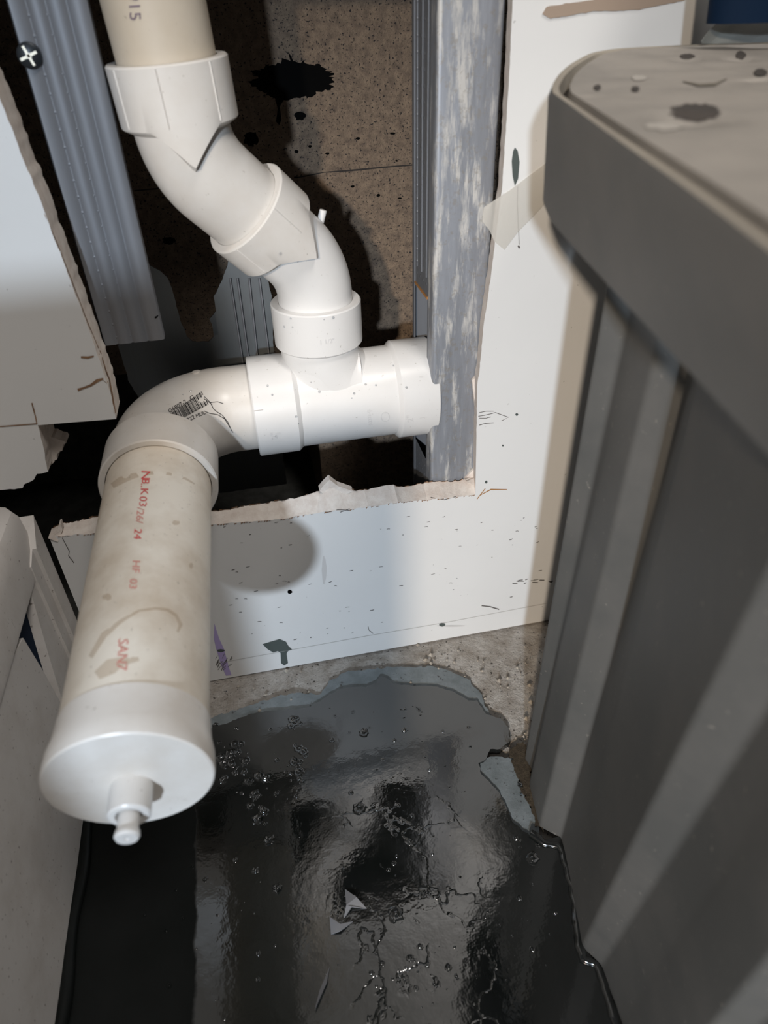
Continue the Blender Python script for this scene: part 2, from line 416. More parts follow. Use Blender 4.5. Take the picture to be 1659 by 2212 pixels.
mb = MB(); P = [onY(*p, .004) for p in [(90, 920), (104, 930), (110, 944), (135, 952), (141, 957), (136, 968), (128, 978), (120, 990), (108, 1010), (100, 1015), (88, 960)]]
P = jit(P, .0015, .0016, closed=True)
mb.slab(P, [p + Vector((.001, .009, .001)) for p in P]); mb.obj('broken_plaster', GYP, wl, smooth=0)

# --- concrete block wall at the back of the cavity
YB = .17
mb = MB(); xe = onY(693, 1000, YB).x; ze = .205
A = [(xe, YB, 0), (1.2, YB, 0), (1.2, YB, 1.6), (-.9, YB, 1.6), (-.9, YB, ze), (xe, YB, ze)]
mb.slab([Vector(p) for p in A], [Vector((p[0], YB + .16, p[2])) for p in A])
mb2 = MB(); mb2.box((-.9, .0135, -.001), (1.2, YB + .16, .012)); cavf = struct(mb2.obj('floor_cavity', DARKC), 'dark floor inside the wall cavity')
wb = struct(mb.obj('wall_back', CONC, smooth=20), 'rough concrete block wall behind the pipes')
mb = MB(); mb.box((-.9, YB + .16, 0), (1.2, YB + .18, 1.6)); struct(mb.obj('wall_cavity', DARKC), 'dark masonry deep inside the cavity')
T = bvh(wb)
mb = MB()   # blackened break in the block
rnd = random.Random(3)
def blot(cx, cy, rx, ry, n_=60, am=.22, sd=0):
    return [(cx + rx * math.cos(2 * PI * k / n_) * (1 + am * noise.noise(Vector((math.cos(2 * PI * k / n_) * 3.1 + sd, math.sin(2 * PI * k / n_) * 3.1, 1)) ) + .10 * rnd.uniform(-1, 1)),
             cy + ry * math.sin(2 * PI * k / n_) * (1 + am * noise.noise(Vector((math.cos(2 * PI * k / n_) * 3.1, math.sin(2 * PI * k / n_) * 3.1 + sd, 4))) + .12 * rnd.uniform(-1, 1))) for k in range(n_)]
mark_poly(mb, T, blot(632, 172, 88, 40, 90)); mark_poly(mb, T, [(592, 205), (600, 235), (596, 262), (603, 270), (608, 258), (604, 230), (618, 208)], .0006)
mark_poly(mb, T, blot(648, 250, 12, 9, 20, .5, 2), .0004); mark_poly(mb, T, [(622, 112), (632, 150), (640, 148), (628, 120)], .0006)
mark_poly(mb, T, blot(543, 300, 16, 16, 24, .6, 5)); mark_poly(mb, T, blot(365, 520, 14, 8, 24, .6, 7))
for k in range(14): mark_poly(mb, T, blot(640 + rnd.uniform(-110, 240), 200 + rnd.uniform(60, 350), rnd.uniform(2, 6), rnd.uniform(1.5, 4), 10, .5, k))
mb.obj('black_stain', BLK, wb, smooth=0, fix=False)
mb = MB()
mark_line(mb, T, [(640, 384), (700, 372), (760, 368), (830, 361), (893, 356)], [3, 2, 4, 3, 3]); mark_line(mb, T, [(290, 412), (400, 402), (520, 395)], 3)
mb.obj('mortar_joint', SLIT, wb, smooth=0, fix=False)

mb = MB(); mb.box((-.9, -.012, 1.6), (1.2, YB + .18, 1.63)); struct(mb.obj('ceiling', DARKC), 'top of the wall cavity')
# ============================================================ metal framing
def extrude_profile(mb, prof, z0, z1, thick=.0007, mi=0):
    """open profile [(x,y)] as thin sheet"""
    P = [Vector((a, b)) for a, b in prof]; N = []
    for i in range(len(P)):
        t = (P[min(i + 1, len(P) - 1)] - P[max(i - 1, 0)]).normalized(); N.append(Vector((-t.y, t.x)))
    loop = P + [P[i] + N[i] * thick for i in range(len(P) - 1, -1, -1)]
    z0s = z0 if callable(z0) else (lambda p: z0)
    mb.grid([[Vector((p.x, p.y, z0s(p))) for p in loop], [Vector((p.x, p.y, z1)) for p in loop]], True, mi)
    for zz in (z0s, lambda p: z1):
        n_ = len(P); mb.add([Vector((p.x, p.y, zz(p))) for p in loop], [(i, i + 1, 2 * n_ - 2 - i, 2 * n_ - 1 - i) for i in range(n_ - 1)], mi)
def rc(pts, r=.0022, n_=5):
    out = []
    for i, p in enumerate(pts):
        if i in (0, len(pts) - 1): out.append(p); continue
        a, b, c = (Vector(q) for q in (pts[i - 1], p, pts[i + 1])); d1 = (a - b).normalized() * r; d2 = (c - b).normalized() * r
        for k in range(n_ + 1):
            t = k / n_; out.append(tuple((b + d1) * (1 - t) ** 2 + b * 2 * t * (1 - t) + (b + d2) * t * t))
    return out
def grooved(x0, x1, y, cols, w_=.0012, d=.0009):
    out = [(x0, y)]
    for c in cols: x = x0 + (x1 - x0) * c; out += [(x - w_, y), (x - w_ * .3, y + d), (x + w_ * .3, y + d), (x + w_, y)]
    return out + [(x1, y)]
# right stud: web on its left side with a knockout, flanges in front and behind
xs, xe2 = .1170, .1535
stud = empty('metal_stud', (xs, .04, 0)); tag(stud, 'weathered galvanized steel stud with white streaks beside the right side of the opening', 'metal stud')
YF = TH + .0008
mb = MB(); pr = rc([(xs, YF + .012), (xs, YF), (xe2, YF), (xe2, YF + .007)], .0028)
fr = []
for p in pr: fr.append(p)
extrude_profile(mb, fr, 0, 1.6, .0008); mb.obj('flange', GALV_W, stud, smooth=40)
zt, zb = .297, .170
mb = MB()
mb.box((xs, YF + .012, zt), (xs + .0008, .066, 1.6)); mb.box((xs, YF + .012, 0), (xs + .0008, .066, zb))
mb.box((xs, YF + .012, zb), (xs + .0008, YF + .0138, zt))
for s in (0, 1, 2): mb.box((xs - .0006, .030 + s * .012, zt + .012), (xs, .0312 + s * .012, 1.6))
mb.obj('web', GALV, stud, smooth=30)
mb = MB(); extrude_profile(mb, rc([(xs, .060), (xs, .0665), (xe2, .0665), (xe2, .058)]), 0, 1.6, .0008); mb.obj('flange', GALV, stud, smooth=40)
mb = MB()
mb.box((xs - .0007, YF + .013, zt - .0012), (xs + .0018, .062, zt + .0004))
mb.obj('knockout_edge', RUST, stud, smooth=0)
mb = MB(); mb.box((xe2 - .002, YF + .002, 0), (xe2 - .001, .064, 1.6)); mb.obj('inner_lip', GALV_D, stud, smooth=0)

# left stud, cut short
lst = empty('metal_stud', (-.069, .02, .293)); tag(lst, 'grey ribbed steel stud cut off short, left of the vertical pipe', 'metal stud')
x0, x1 = -.0868, -.0511
mb = MB(); extrude_profile(mb, [(x0 + .001, YF + .03)] + [(x0, YF + .004)] + grooved(x0 + .0015, x1 - .0015, YF, [.22, .48, .76]) + [(x1, YF + .001), (x1 + .0002, YF + .007)], .2927, 1.6, .0007)
mb.obj('flange', GALV, lst, smooth=50)
T = bvh(bpy.data.objects['flange.002'])
sc_c = drop(T, 64, 120, .0001)
mb = MB(); lathe(mb, sc_c, (0, -1, 0), [(0, .0056), (.0012, .0054), (.002, .004), (.0023, .0001)], 32)
scr = mb.obj('screw', DSTEEL, lst)
mb = MB()
for a in (.35, .35 + PI / 2):
    u = Vector((math.cos(a), 0, math.sin(a))); v = Vector((-math.sin(a), 0, math.cos(a))); c = sc_c + Vector((0, -.0026, 0))
    mb.add([c + u * .0042 + v * .0006, c - u * .0042 + v * .0006, c - u * .0042 - v * .0006, c + u * .0042 - v * .0006, c + u * .0008 + v * .0018 + Vector((0, .0008, 0))], [(0, 1, 2, 3)])
    mb.box((c.x - .0011, c.y + .0001, c.z - .0011), (c.x + .0011, c.y + .0008, c.z + .0011))
mb.obj('cross_recess', STEEL, scr, smooth=0)
mb = MB(); mark_poly(mb, T, [(334, 684), (342, 680), (339, 686), (335, 688)]); mb.obj('notch', BLK, lst, smooth=0, fix=False)

# dark cut plate at the back of the cavity
YP = .098
P = [onY(*p, YP) for p in [(255, 745), (300, 560), (345, 585), (362, 600), (378, 645), (388, 690), (398, 712), (403, 728), (415, 738), (450, 739), (462, 728), (458, 700), (452, 690), (466, 672), (462, 640), (480, 606), (492, 575), (494, 555), (566, 540), (586, 640), (592, 765), (600, 900)]]
P = P + [Vector((P[-1].x, YP, .12)), Vector((onY(330, 900, YP).x, YP, .12)), onY(330, 900, YP), onY(280, 830, YP)]
P = jit(P, .003, .0007, closed=True)
mb = MB(); mb.slab(P, [p + Vector((0, .001, 0)) for p in P])
plate = mb.obj('steel_plate', GALV_D, smooth=20); tag(plate, 'dark steel sheet with a jagged cut-out behind the elbow, deep in the opening', 'steel plate')
mb = MB()
for px0, px1 in ((497, 535), (513, 548), (538, 565), (560, 592)):
    a = onY(px0, 600, YP); b = onY(px1, 850, YP)
    for s in (0,): mb.slab([a + Vector((-.001, -.0003, 0)), a + Vector((.001, -.0003, 0)), b + Vector((.001, -.0003, 0)), b + Vector((-.001, -.0003, 0))], [a + Vector((-.0003, -.002, 0)), a + Vector((.0003, -.002, 0)), b + Vector((.0003, -.002, 0)), b + Vector((-.0003, -.002, 0))])
mb.obj('rib', GALV, plate, smooth=20)['kind'] = 'thing'
T = bvh(plate); mb = MB()
mark_line(mb, T, [(377, 664), (384, 690), (396, 705)], 1.2); mark_line(mb, T, [(407, 734), (418, 741), (445, 741), (458, 733), (461, 718), (457, 692)], 1.2)
mark_line(mb, T, [(263, 760), (300, 900)], 1.0)
mb.obj('bright_edge', STEEL, plate, smooth=0, fix=False)

# ============================================================ drain pipes (glued up: one thing)
dr = empty('drain_pipe', (.0455, .045, .2245))
tag(dr, 'white plastic drain piping with tee, elbows and capped stub sticking out of the opening', 'drain pipe')
ZT, YT = .2245, .045
EX = Vector((1, 0, 0))
# tee
mb = MB()
lathe(mb, (-.0035, YT, ZT), EX, [(0, .0305), (.028, .0322), (.030, .0322), (.1, .0322), (.125, .0305)], 72)
lathe(mb, (.0455, YT, ZT), (0, 0, 1), [(.0, .0262), (.050, .0262)], 64)
cur = bend((.0455, YT, .285), (.0455, YT, ZT + .004), (.100, YT, ZT + .004), .036, 18)
sweep(mb, cur[:-1], [.0266] * (len(cur) - 1), 64)
cur = bend((.0455, YT, .275), (.0455, YT, ZT + .012), (.088, YT, ZT + .012), .024, 14)
sweep(mb, cur[:-1], [.0262] * (len(cur) - 1), 64)
tee = mb.obj('tee_fitting', PVC, dr, smooth=38)
def hub(o, d, L, ro, ri, sh, mat_, parent, spike=None, seg=96, chamf=.0008, depth=.008, name='hub'):
    """socket collar: o = mouth centre, d points from mouth towards the body; spike=(angle vector, length) for a pointed gusset"""
    u, v, d = frame(d); o = Vector(o); rows = []
    def sl(k):
        if not spike: return 0
        e = (u * math.cos(2 * PI * k / seg) + v * math.sin(2 * PI * k / seg)); s_ = Vector(spike[0]); s_ = (s_ - d * s_.dot(d)).normalized()
        a = e.angle(s_); return spike[1] * max(0, 1 - a / .62) ** 1.3
    prof = [(depth, ri, 0), (0, ri, 0), (0, ri + .0003, 0), (.0, ro - chamf, 0), (chamf, ro, 0), (L * .5, ro, 0), (L, ro, 0), (L + .0008, ro - .0006, 1), (L + sh, ri - .0016, 1)]
    for h, r, s_ in prof:
        rows.append([o + d * (h + (sl(k) if s_ else 0)) + (u * math.cos(2 * PI * k / seg) + v * math.sin(2 * PI * k / seg)) * r for k in range(seg)])
    m = MB(); m.grid(rows, True); m.cap(rows[0]); m.cap(rows[-1])
    return m.obj(name, mat_, parent, smooth=32)
hL = hub((-.0054, YT, ZT), EX, .0285, .0350, .0316, .0055, PVC, tee)
hR = hub((.1232, YT, ZT), -EX, .0265, .0352, .0305, .0055, PVC, tee)
hT = hub((.0455, YT, .2965), (0, 0, -1), .0275, .0297, .0245, .0045, PVC, tee)
# outlet through the stud
mb = MB(); lathe(mb, (.117, YT, ZT), EX, [(0, .030), (.30, .030)], 64); mb.obj('outlet_pipe', PVC_UP, dr)
# clean-out elbow
EC = Vector((-.066, YT, ZT + .0005)); PD = Vector((-.027, -1, -.055)).normalized()
eend = EC + Vector((0, -.085, 0))
cur = bend((.006, YT, ZT), EC, EC + Vector((0, -.072, 0)), .047, 22)
mb = MB(); sweep(mb, cur, [.0298 + .0012 * min(1, i / 12) for i in range(len(cur))], 80)
el = mb.obj('elbow_fitting', PVC_UP, dr, smooth=40)
HM = Vector((-.0662, -.043, .2240))
he = hub(HM, -PD, .030, .0343, .0306, .006, PVC_UP, el, spike=((1, 0, -.1), .006))
mb = MB()
lathe(mb, cur[14] + Vector((-.006, -.004, .0292)), (-.2, -.1, 1), [(0, .0030), (.0013, .0030), (.0014, .0026)], 24); mb.obj('mold_disc', PVC_UP, el); mb = MB()
lathe(mb, cur[6] + Vector((-.004, .004, .0300)), (-.1, .1, 1), [(0, .0028), (.0008, .0028), (.0009, .0024)], 24)
mb.obj('mold_disc', PVC_UP, el)
# stub pipe, cap and plug
CAPC = HM + PD * .190
mb = MB(); lathe(mb, HM - PD * .006, PD, [(0, .0301), (.185, .0301)], 96); stub = mb.obj('stub_pipe', PVC_DIRTY, dr)
mb = MB(); lathe(mb, CAPC, -PD, [(0, .0001), (0, .0316), (.0006, .0323), (.003, .0326), (.009, .0324), (.015, .0311), (.024, .03065), (.0242, .0302)], 96, caps=False)
cap = mb.obj('end_cap', m_pvc('pvc_cap', (.78, .755, .72), .5, (.45, .36, .26)), dr, smooth=30)
nc = CAPC + Vector((.000, 0, -.0035))
mb = MB(); lathe(mb, nc + PD * -.002, PD, [(0, .0082), (.0135, .0080), (.0141, .0073), (.0141, .0052), (.011, .0052)], 48)
plug = mb.obj('plug', PVC, cap, smooth=40)
mb = MB(); lathe(mb, nc + PD * .009, PD, [(0, .0040), (.0085, .0040), (.0090, .0045), (.0108, .0047), (.0118, .0040), (.0118, .0010), (.0112, .0008)], 40); mb.obj('plug', PVC, cap, smooth=40)

# stack: two street elbows and the pipe above
B1 = Vector((.0455, YT, .318)); B2 = Vector((-.0180, .019, .388)); UPD = Vector((-.05, -.03, 1)).normalized(); TOPZ = B2 + UPD * .05
U = (B2 - B1).normalized()
mid = B1.lerp(B2, .50)
c1 = bend((.0455, YT, .280), B1, mid, .045, 16); mb = MB(); sweep(mb, c1, [.0243] * len(c1), 72)
e1 = mb.obj('elbow_fitting', PVC, dr, smooth=40)
c2 = bend(mid, B2, B2 + UPD * .035, .045, 16); mb = MB(); sweep(mb, c2, [.0248] * len(c2), 72)
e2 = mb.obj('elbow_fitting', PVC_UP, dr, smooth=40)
m1 = B1 + U * (B2 - B1).length * .60
h1 = hub(m1, -U, .0235, .0297, .0250, .0035, PVC_UP, e1, spike=((.6, -1, -.1), .016))
m2 = B2 + UPD * .046
h2 = hub(m2, -UPD, .027, .0300, .0250, .004, PVC_UP, e2, spike=((.12, -1, 0), .017))
def nub(px, py, z_c, d, parent, L=.008, r=.0023):
    r_ = M @ Vector(((px - CX), (py - CY), FPX)); p = CAMP + r_ * (z_c / FPX); m = MB(); d = Vector(d).normalized()
    lathe(m, p - d * L * 1.2, d, [(0, r), (L * 1.2, r), (L * 1.25, r * .85)], 20); m.obj('mold_nub', PVC, parent, smooth=40)
nub(301, 314, .372, (-1, 0, .15), e2); nub(698, 455, .425, (.35, 0, 1), e1, .008)
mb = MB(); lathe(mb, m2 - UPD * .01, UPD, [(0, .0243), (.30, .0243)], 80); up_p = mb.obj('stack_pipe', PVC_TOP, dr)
# raised vertical flats on the sockets
def fin(o, d, ang, r, L, parent, wd=.0009, ht=.0005):
    u, v, d = frame(d); e = u * math.cos(ang) + v * math.sin(ang); t = d.cross(e); o = Vector(o); m = MB()
    a = o + e * (r - .0006); m.add([a + t * wd, a - t * wd, a + e * (ht + .0006), a + t * wd + d * L, a - t * wd + d * L, a + e * (ht + .0006) + d * L], [(0, 2, 5, 3), (2, 1, 4, 5), (0, 1, 2), (3, 5, 4)])
    return m.obj('mold_line', PVC_UP, parent, smooth=0)
for a in (-.75, .15, .95): fin(m2 - UPD * .001, -UPD, a, .0300, .025, h2)
for a in (-.5, .6): fin(m1 + U * -.001, -U, a, .0297, .0215, h1)
for a in (2.5, -.4): fin((-.0048, YT, ZT), EX, a, .0350, .006, hL, .0006)

# printing on the pipes
tree_e = bvh(el)
mb = MB(); rnd = random.Random(5)
x = 0.0; p0 = Vector((362, 908)); p1 = Vector((441, 857)); dn = Vector((9.5, 17.5)); Lb = (p1 - p0).length
while x < Lb:
    ww = rnd.choice([.8, 1.1, 1.6, 2.4, 1.0]); a = p0.lerp(p1, x / Lb); b = p0.lerp(p1, min(1, (x + ww) / Lb)); k = 1 + .6 * x / Lb; s = -.12 * x / Lb
    d2 = dn * k
    mark_poly(mb, tree_e, [tuple(a - d2 * .4), tuple(b - d2 * .4), tuple(b + d2 * .6), tuple(a + d2 * .6)], .0003)
    x += ww + rnd.choice([.7, .9, 1.4, 1.9])
mark_text(mb, tree_e, 'G6807-2', 366, 893, -31, 9); mark_text(mb, tree_e, 'C', 411, 866, -20, 10)
mark_text(mb, tree_e, '38922', 394, 918, -27, 9); mark_text(mb, tree_e, 'MUL', 424, 903, -24, 8)
for pts in ([(441, 862), (455, 872), (461, 884), (470, 891), (480, 897)], [(440, 888), (452, 893), (470, 896), (484, 904), (492, 916), (503, 934)], [(441, 857), (452, 868), (458, 876)], [(480, 897), (492, 912), (500, 930)], [(452, 870), (470, 868), (482, 872)]):
    mark_line(mb, tree_e, pts, 1.1)
mb.obj('barcode_print', BLACK, el, smooth=0, fix=False)
tree_s = bvh(stub, he, cap); mb = MB(); mb2 = MB()
for t_, x_, y_, a_, h_, m_ in (('N', 306, 1016, 92, 20, mb), ('8', 307, 1034, 92, 17, mb), ('..K', 305, 1044, 92, 17, mb), ('03', 302, 1072, 93, 17, mb), ('/26/', 297, 1096, 95, 16, mb2), ('24', 291, 1142, 95, 17, mb), ('HF', 287, 1210, 94, 17, mb2), ('03', 281, 1250, 95, 17, mb2)):
    mark_text(m_, tree_s, t_, x_, y_, a_, h_, .0003, 0, 1.0)
mark_text(mb2, tree_s, 'SAN7', 256, 1380, 93, 23, .0003, 0, .9); mark_text(mb2, tree_s, '.', 252, 1432, 90, 18)
mb.obj('red_print', RED, stub, smooth=0, fix=False); mb2.obj('faded_red_print', RED2, stub, smooth=0, fix=False)
STN = mat('brown_stain', (.44, .29, .15), .6); STN.node_tree.nodes['Principled BSDF'].inputs['Alpha'].default_value = .24
mb = MB()
mark_line(mb, tree_s, [(243, 1050), (262, 1038), (290, 1028), (325, 1022), (365, 1024), (400, 1034), (420, 1046)], [12, 16, 12, 8, 6, 5, 3], .0002)
mark_line(mb, tree_s, [(196, 1420), (225, 1372), (262, 1342), (300, 1320), (335, 1315), (362, 1318), (380, 1330), (390, 1350), (383, 1366)], [10, 14, 8, 5, 6, 7, 7, 9, 5], .0002)
mark_line(mb, tree_s, [(375, 1368), (400, 1382), (425, 1392), (440, 1420), (446, 1470)], [5, 8, 18, 30, 20], .0002)
mark_line(mb, tree_s, [(210, 1460), (240, 1440), (262, 1430), (300, 1424)], [20, 34, 20, 8], .0002)
for a in ((232, 1290, 10, 7), (380, 1130, 8, 5), (412, 1222, 4, 6)): mark_poly(mb, tree_s, blot(*a, 18, .4, a[0]), .00025)
mb.obj('water_stain', STN, stub, smooth=0, fix=False)
tree_u = bvh(up_p); mb = MB(); mark_text(mb, tree_u, '915', 277, -18, 86, 25, .0003, 0, 1.25)
mb.obj('ink_print', mat('purple_ink', (.16, .12, .15), .6), up_p, smooth=0, fix=False)
# moulded marks
tree_t = bvh(tee, hL, hR, hT); mb = MB()
mark_text(mb, tree_t, '1 1/2"', 690, 744, -8, 10, .0004); mark_text(mb, tree_t, '2"', 600, 948, -100, 14, .0004)
mark_text(mb, tree_t, '2"', 893, 911, -98, 14, .0004); mark_text(mb, tree_t, 'J', 915, 903, -98, 9, .0004); mark_text(mb, tree_t, 'J', 603, 936, -100, 9, .0004)
mark_text(mb, tree_t, '03373-G', 803, 918, -96, 7, .0004)
for cx, cy in ((832, 900),):
    pts = [(cx + 9 * math.cos(a / 12 * 2 * PI), cy + 10 * math.sin(a / 12 * 2 * PI)) for a in range(13)]; mark_line(mb, tree_t, pts, 1.2, .0004)
mark_line(mb, tree_t, [(888, 748), (900, 747)], 2.5, .0005); mark_line(mb, tree_t, [(905, 815), (914, 815)], 2.5, .0005); mark_line(mb, tree_t, [(552, 781), (562, 780)], 2.5, .0005)
mb.obj('molded_text', mat('pvc_raised', (.62, .61, .60), .3), tee, smooth=0, fix=False)
# water drops sitting on the fittings
mb = MB(); rnd = random.Random(12); allt = bvh(tee, hL, hR, hT, el, e1, h1)
def dome(mb, c, nrm, r, h=.6):
    u, v, d = frame(nrm); rows = []
    for i in range(4):
        a = i / 4 * PI / 2; rows.append([c + (u * math.cos(2 * PI * k / 10) + v * math.sin(2 * PI * k / 10)) * r * math.cos(a) + d * r * h * math.sin(a) for k in range(10)])
    mb.grid(rows, True); mb.cap(rows[-1])
for px, py, s in [(588, 853), (578, 833), (640, 900), (645, 915), (700, 690), (628, 688), (632, 707), (720, 686), (614, 706), (765, 850), (790, 830), (878, 837), (760, 860), (812, 832), (596, 941), (690, 846), (672, 826), (300, 900), (305, 945), (412, 845), (395, 852), (850, 790), (718, 552), (606, 548)] and [(a, b, rnd.uniform(.0005, .0011)) for a, b in [(588, 853), (578, 833), (640, 900), (645, 915), (700, 690), (628, 688), (632, 707), (720, 686), (614, 706), (765, 850), (790, 830), (878, 837), (760, 860), (812, 832), (596, 941), (690, 846), (672, 826), (300, 900), (305, 945), (412, 845), (395, 852), (850, 790), (606, 548)]]:
    r = ray(px, py).normalized(); loc, nor, i, d = allt.ray_cast(CAMP, r)
    if loc is None: continue
    if nor.dot(r) > 0: nor = -nor
    dome(mb, loc, nor, s)
DROP = mat('water_drop', (.9, .92, .95), .04, 0, .5, 1.33); DROP.node_tree.nodes['Principled BSDF'].inputs['Transmission Weight'].default_value = .85
o = mb.obj('water_drops', DROP, dr, smooth=60); o['kind'] = 'stuff'

# ============================================================ marks on the wall
T = bvh(wall)
def wmark(name, polys, lines, m_, off=.0003):
    mb = MB()
    for p in polys: mark_poly(mb, T, p, off)
    for p, w_ in lines: mark_line(mb, T, p, w_, off)
    return mb.obj(name, m_, wall, smooth=0, fix=False)
wmark('chipped_paint', [[(567, 1391), (590, 1384), (604, 1380), (618, 1386), (622, 1394), (631, 1403), (622, 1406), (619, 1412), (622, 1432), (614, 1437), (607, 1432), (606, 1410), (600, 1406), (590, 1409), (578, 1402)]], [], CHAR)
wmark('purple_stripe', [[(463, 1346), (473, 1378), (484, 1402), (494, 1440), (500, 1458), (488, 1459), (478, 1436), (468, 1404), (462, 1380)]], [], PURPLE, .00025)
rnd = random.Random(9)
lines = []
for k in range(90):
    x = rnd.uniform(470, 1180); y = rnd.uniform(1110, 1440)
    if y < 1130 - (x - 470) * .11 or y > 1440 - (x - 470) * .18: continue
    L_ = rnd.uniform(2, 9); lines.append(([(x, y), (x + L_ * .6, y - L_ * .1), (x + L_, y - L_ * rnd.uniform(-.1, .5))], rnd.uniform(.6, 1.3)))
for k in range(12):
    x = rnd.uniform(1105, 1190); y = 1258 + rnd.uniform(-6, 4); lines.append(([(x, y), (x + rnd.uniform(3, 14), y + rnd.uniform(-2, 1))], rnd.uniform(.8, 2)))
for k in range(22):
    x = rnd.uniform(465, 498); y = rnd.uniform(1420, 1450); lines.append(([(x, y), (x + 5, y - rnd.uniform(4, 11))], rnd.uniform(.6, 1.6)))
lines += [([(795, 1353), (797, 1361), (806, 1368)], 1.1), ([(1040, 1308), (1058, 1310), (1078, 1316)], 2.2), ([(1118, 402), (1117, 440), (1120, 500), (1121, 528)], 1.3),
          ([(1119, 530), (1122, 536)], 4), ([(700, 1108), (730, 1101), (755, 1102)], 1.5), ([(735, 1106), (755, 1099)], 1.5), ([(930, 1075), (960, 1079), (985, 1073)], 1.5),
          ([(135, 1162), (150, 1190), (148, 1200), (160, 1215)], 1.4)]
wmark('scratches', [], lines, PENCIL)
wmark('pencil_arrow', [], [([(1035, 891), (1050, 888), (1066, 888)], 1.2), ([(1033, 899), (1050, 896), (1058, 894), (1070, 891), (1098, 901), (1083, 909)], 1.3), ([(1035, 903), (1050, 903), (1060, 900)], 1.2), ([(1035, 918), (1050, 914), (1066, 913)], 1.4)], PENCIL)
wmark('screw_hole', [blot(626, 1278, 5, 4.2, 18, .1)], [], BLK)
wmark('black_chip', [blot(477, 1405, 8, 3.5, 16, .3), blot(955, 1349, 7, 4, 16, .4), [(1112, 318), (1118, 326), (1122, 350), (1119, 385), (1112, 402), (1107, 380), (1105, 348), (1108, 326)], blot(1116, 895, 3, 3, 9, .3), blot(1086, 962, 2, 2, 9), blot(1050, 1041, 3, 3, 9)], [], CHAR)
wmark('rust_scratch', [], [([(1036, 1070), (1060, 1057), (1095, 1057)], [1, 2.5, 1.2]), ([(1030, 1078), (1048, 1055)], 1.6)], RUST)
wmark('lower_seam', [], [([(470, 1432), (620, 1405), (800, 1372), (960, 1345), (1180, 1303)], .8)], mat('seam_grey', (.45, .44, .42), .5))
wmark('smudge', [blot(945, 1378, 26, 5, 24, .3), blot(700, 1232, 5, 30, 20, .2), blot(975, 1352, 30, 2, 16, .3)], [], mat('pale_stain', (.56, .545, .53), .5), .0002)
# clear tape and a strip of brown tape stuck on the wall
P = [onY(*p, -.0007) for p in [(1045, 448), (1100, 412), (1180, 352), (1195, 420), (1150, 470), (1120, 500), (1090, 540), (1068, 522), (1058, 498), (1042, 478)]]
mb = MB(); mb.slab(P, [p + Vector((0, .0003, 0)) for p in P]); tp = mb.obj('adhesive_tape', FILM, smooth=0); tag(tp, 'torn piece of clear sticky tape on the white wall, right of the right stud', 'tape')
P = [onY(*p, -.0007) for p in [(1172, 30), (1182, 14), (1290, -2), (1440, -30), (1480, 0), (1380, 22), (1290, 24), (1190, 40)]]
P = jit(P, .002, .0006, closed=True)
mb = MB(); mb.slab(P, [p + Vector((0, .0004, 0)) for p in P]); tp = mb.obj('masking_tape', TAPE, smooth=0); tag(tp, 'brown strip of tape across the wall at the upper right, above the bin', 'tape')

# ============================================================ floor coverings
CB = [(440, 1560), (470, 1545), (530, 1528), (600, 1503), (640, 1497), (690, 1500), (715, 1470), (745, 1452), (800, 1446), (850, 1440), (930, 1440), (975, 1450), (1012, 1468), (1040, 1500), (1060, 1545), (1060, 1600), (1000, 1640), (900, 1600), (700, 1600), (440, 1600)]
P = jit([onZ(*p, .0018) for p in CB], .002, .0022, (1, 1, 0), True, 3)
mb = MB(); mb.slab(P, [p - Vector((0, 0, .003)) for p in P]); cp = mb.obj('cement_patch', CEM, smooth=20); tag(cp, 'grey cement skim between the rough mortar and the far edge of the black membrane', 'cement patch')
CB = [(1030, 1640), (1060, 1632), (1108, 1640), (1120, 1680), (1135, 1720), (1165, 1785), (1166, 1812), (1130, 1815), (1080, 1790), (1040, 1700)]
P = jit([onZ(*p, .0022) for p in CB], .002, .0016, (1, 1, 0), True, 9)
mb = MB(); mb.slab(P, [p - Vector((0, 0, .003)) for p in P]); cp = mb.obj('cement_patch', CEM, smooth=20); tag(cp, 'narrow grey cement piece lying against the foot of the grey bin', 'cement patch')
CB = [(1100, 1620), (1132, 1600), (1145, 1650), (1165, 1720), (1172, 1790), (1160, 1780), (1130, 1710), (1112, 1660)]
P = jit([onZ(*p, .0036) for p in CB], .0015, .003, (1, 1, 0), True, 5)
mb = MB(); mb.slab(P, [p - Vector((0, 0, .003)) for p in P]); tag(mb.obj('dirt_patch', DIRT, smooth=20), 'brown crumbly dirt in the corner at the foot of the grey bin', 'dirt', kind='stuff')
# membrane
MBR = [(455, 1573), (480, 1566), (520, 1549), (560, 1538), (640, 1531), (668, 1528), (700, 1508), (735, 1488), (760, 1484), (790, 1484), (812, 1474), (822, 1461), (834, 1463), (850, 1477), (880, 1480), (940, 1482), (985, 1497), (1012, 1513), (1030, 1513), (1050, 1542), (1080, 1552), (1098, 1570), (1102, 1600), (1080, 1618), (1060, 1618), (1050, 1640), (1034, 1648), (1040, 1672), (1060, 1692), (1078, 1712), (1095, 1745), (1108, 1775), (1130, 1795), (1160, 1812), (1175, 1815)]
P = [onZ(*p, .004) for p in MBR]; P = jit(P, .002, .0010, (1, 1, 0), sd=2)
P = [Vector((-.166, P[0].y + .004, .004)), Vector((-.1, P[0].y + .006, .004))] + P + [Vector((.30, -.19, .004)), Vector((.30, -.9, .004)), Vector((-.166, -.9, .004))]
mb = MB(); mb.slab(P, [Vector((p.x, p.y, -.004)) for p in P]); memb = mb.obj('floor_membrane', TAR, smooth=20)
tag(memb, 'wet black waterproofing membrane covering the floor between white box and grey bin', 'membrane')
mb = MB(); pts = [Vector((-.1585 + .0012 * math.sin(k * .7), -.05 - .5 * k / 60, .006)) for k in range(61)]; sweep(mb, pts, [.0042] * 61, 14); mb.obj('edge_bead', TAR, memb)
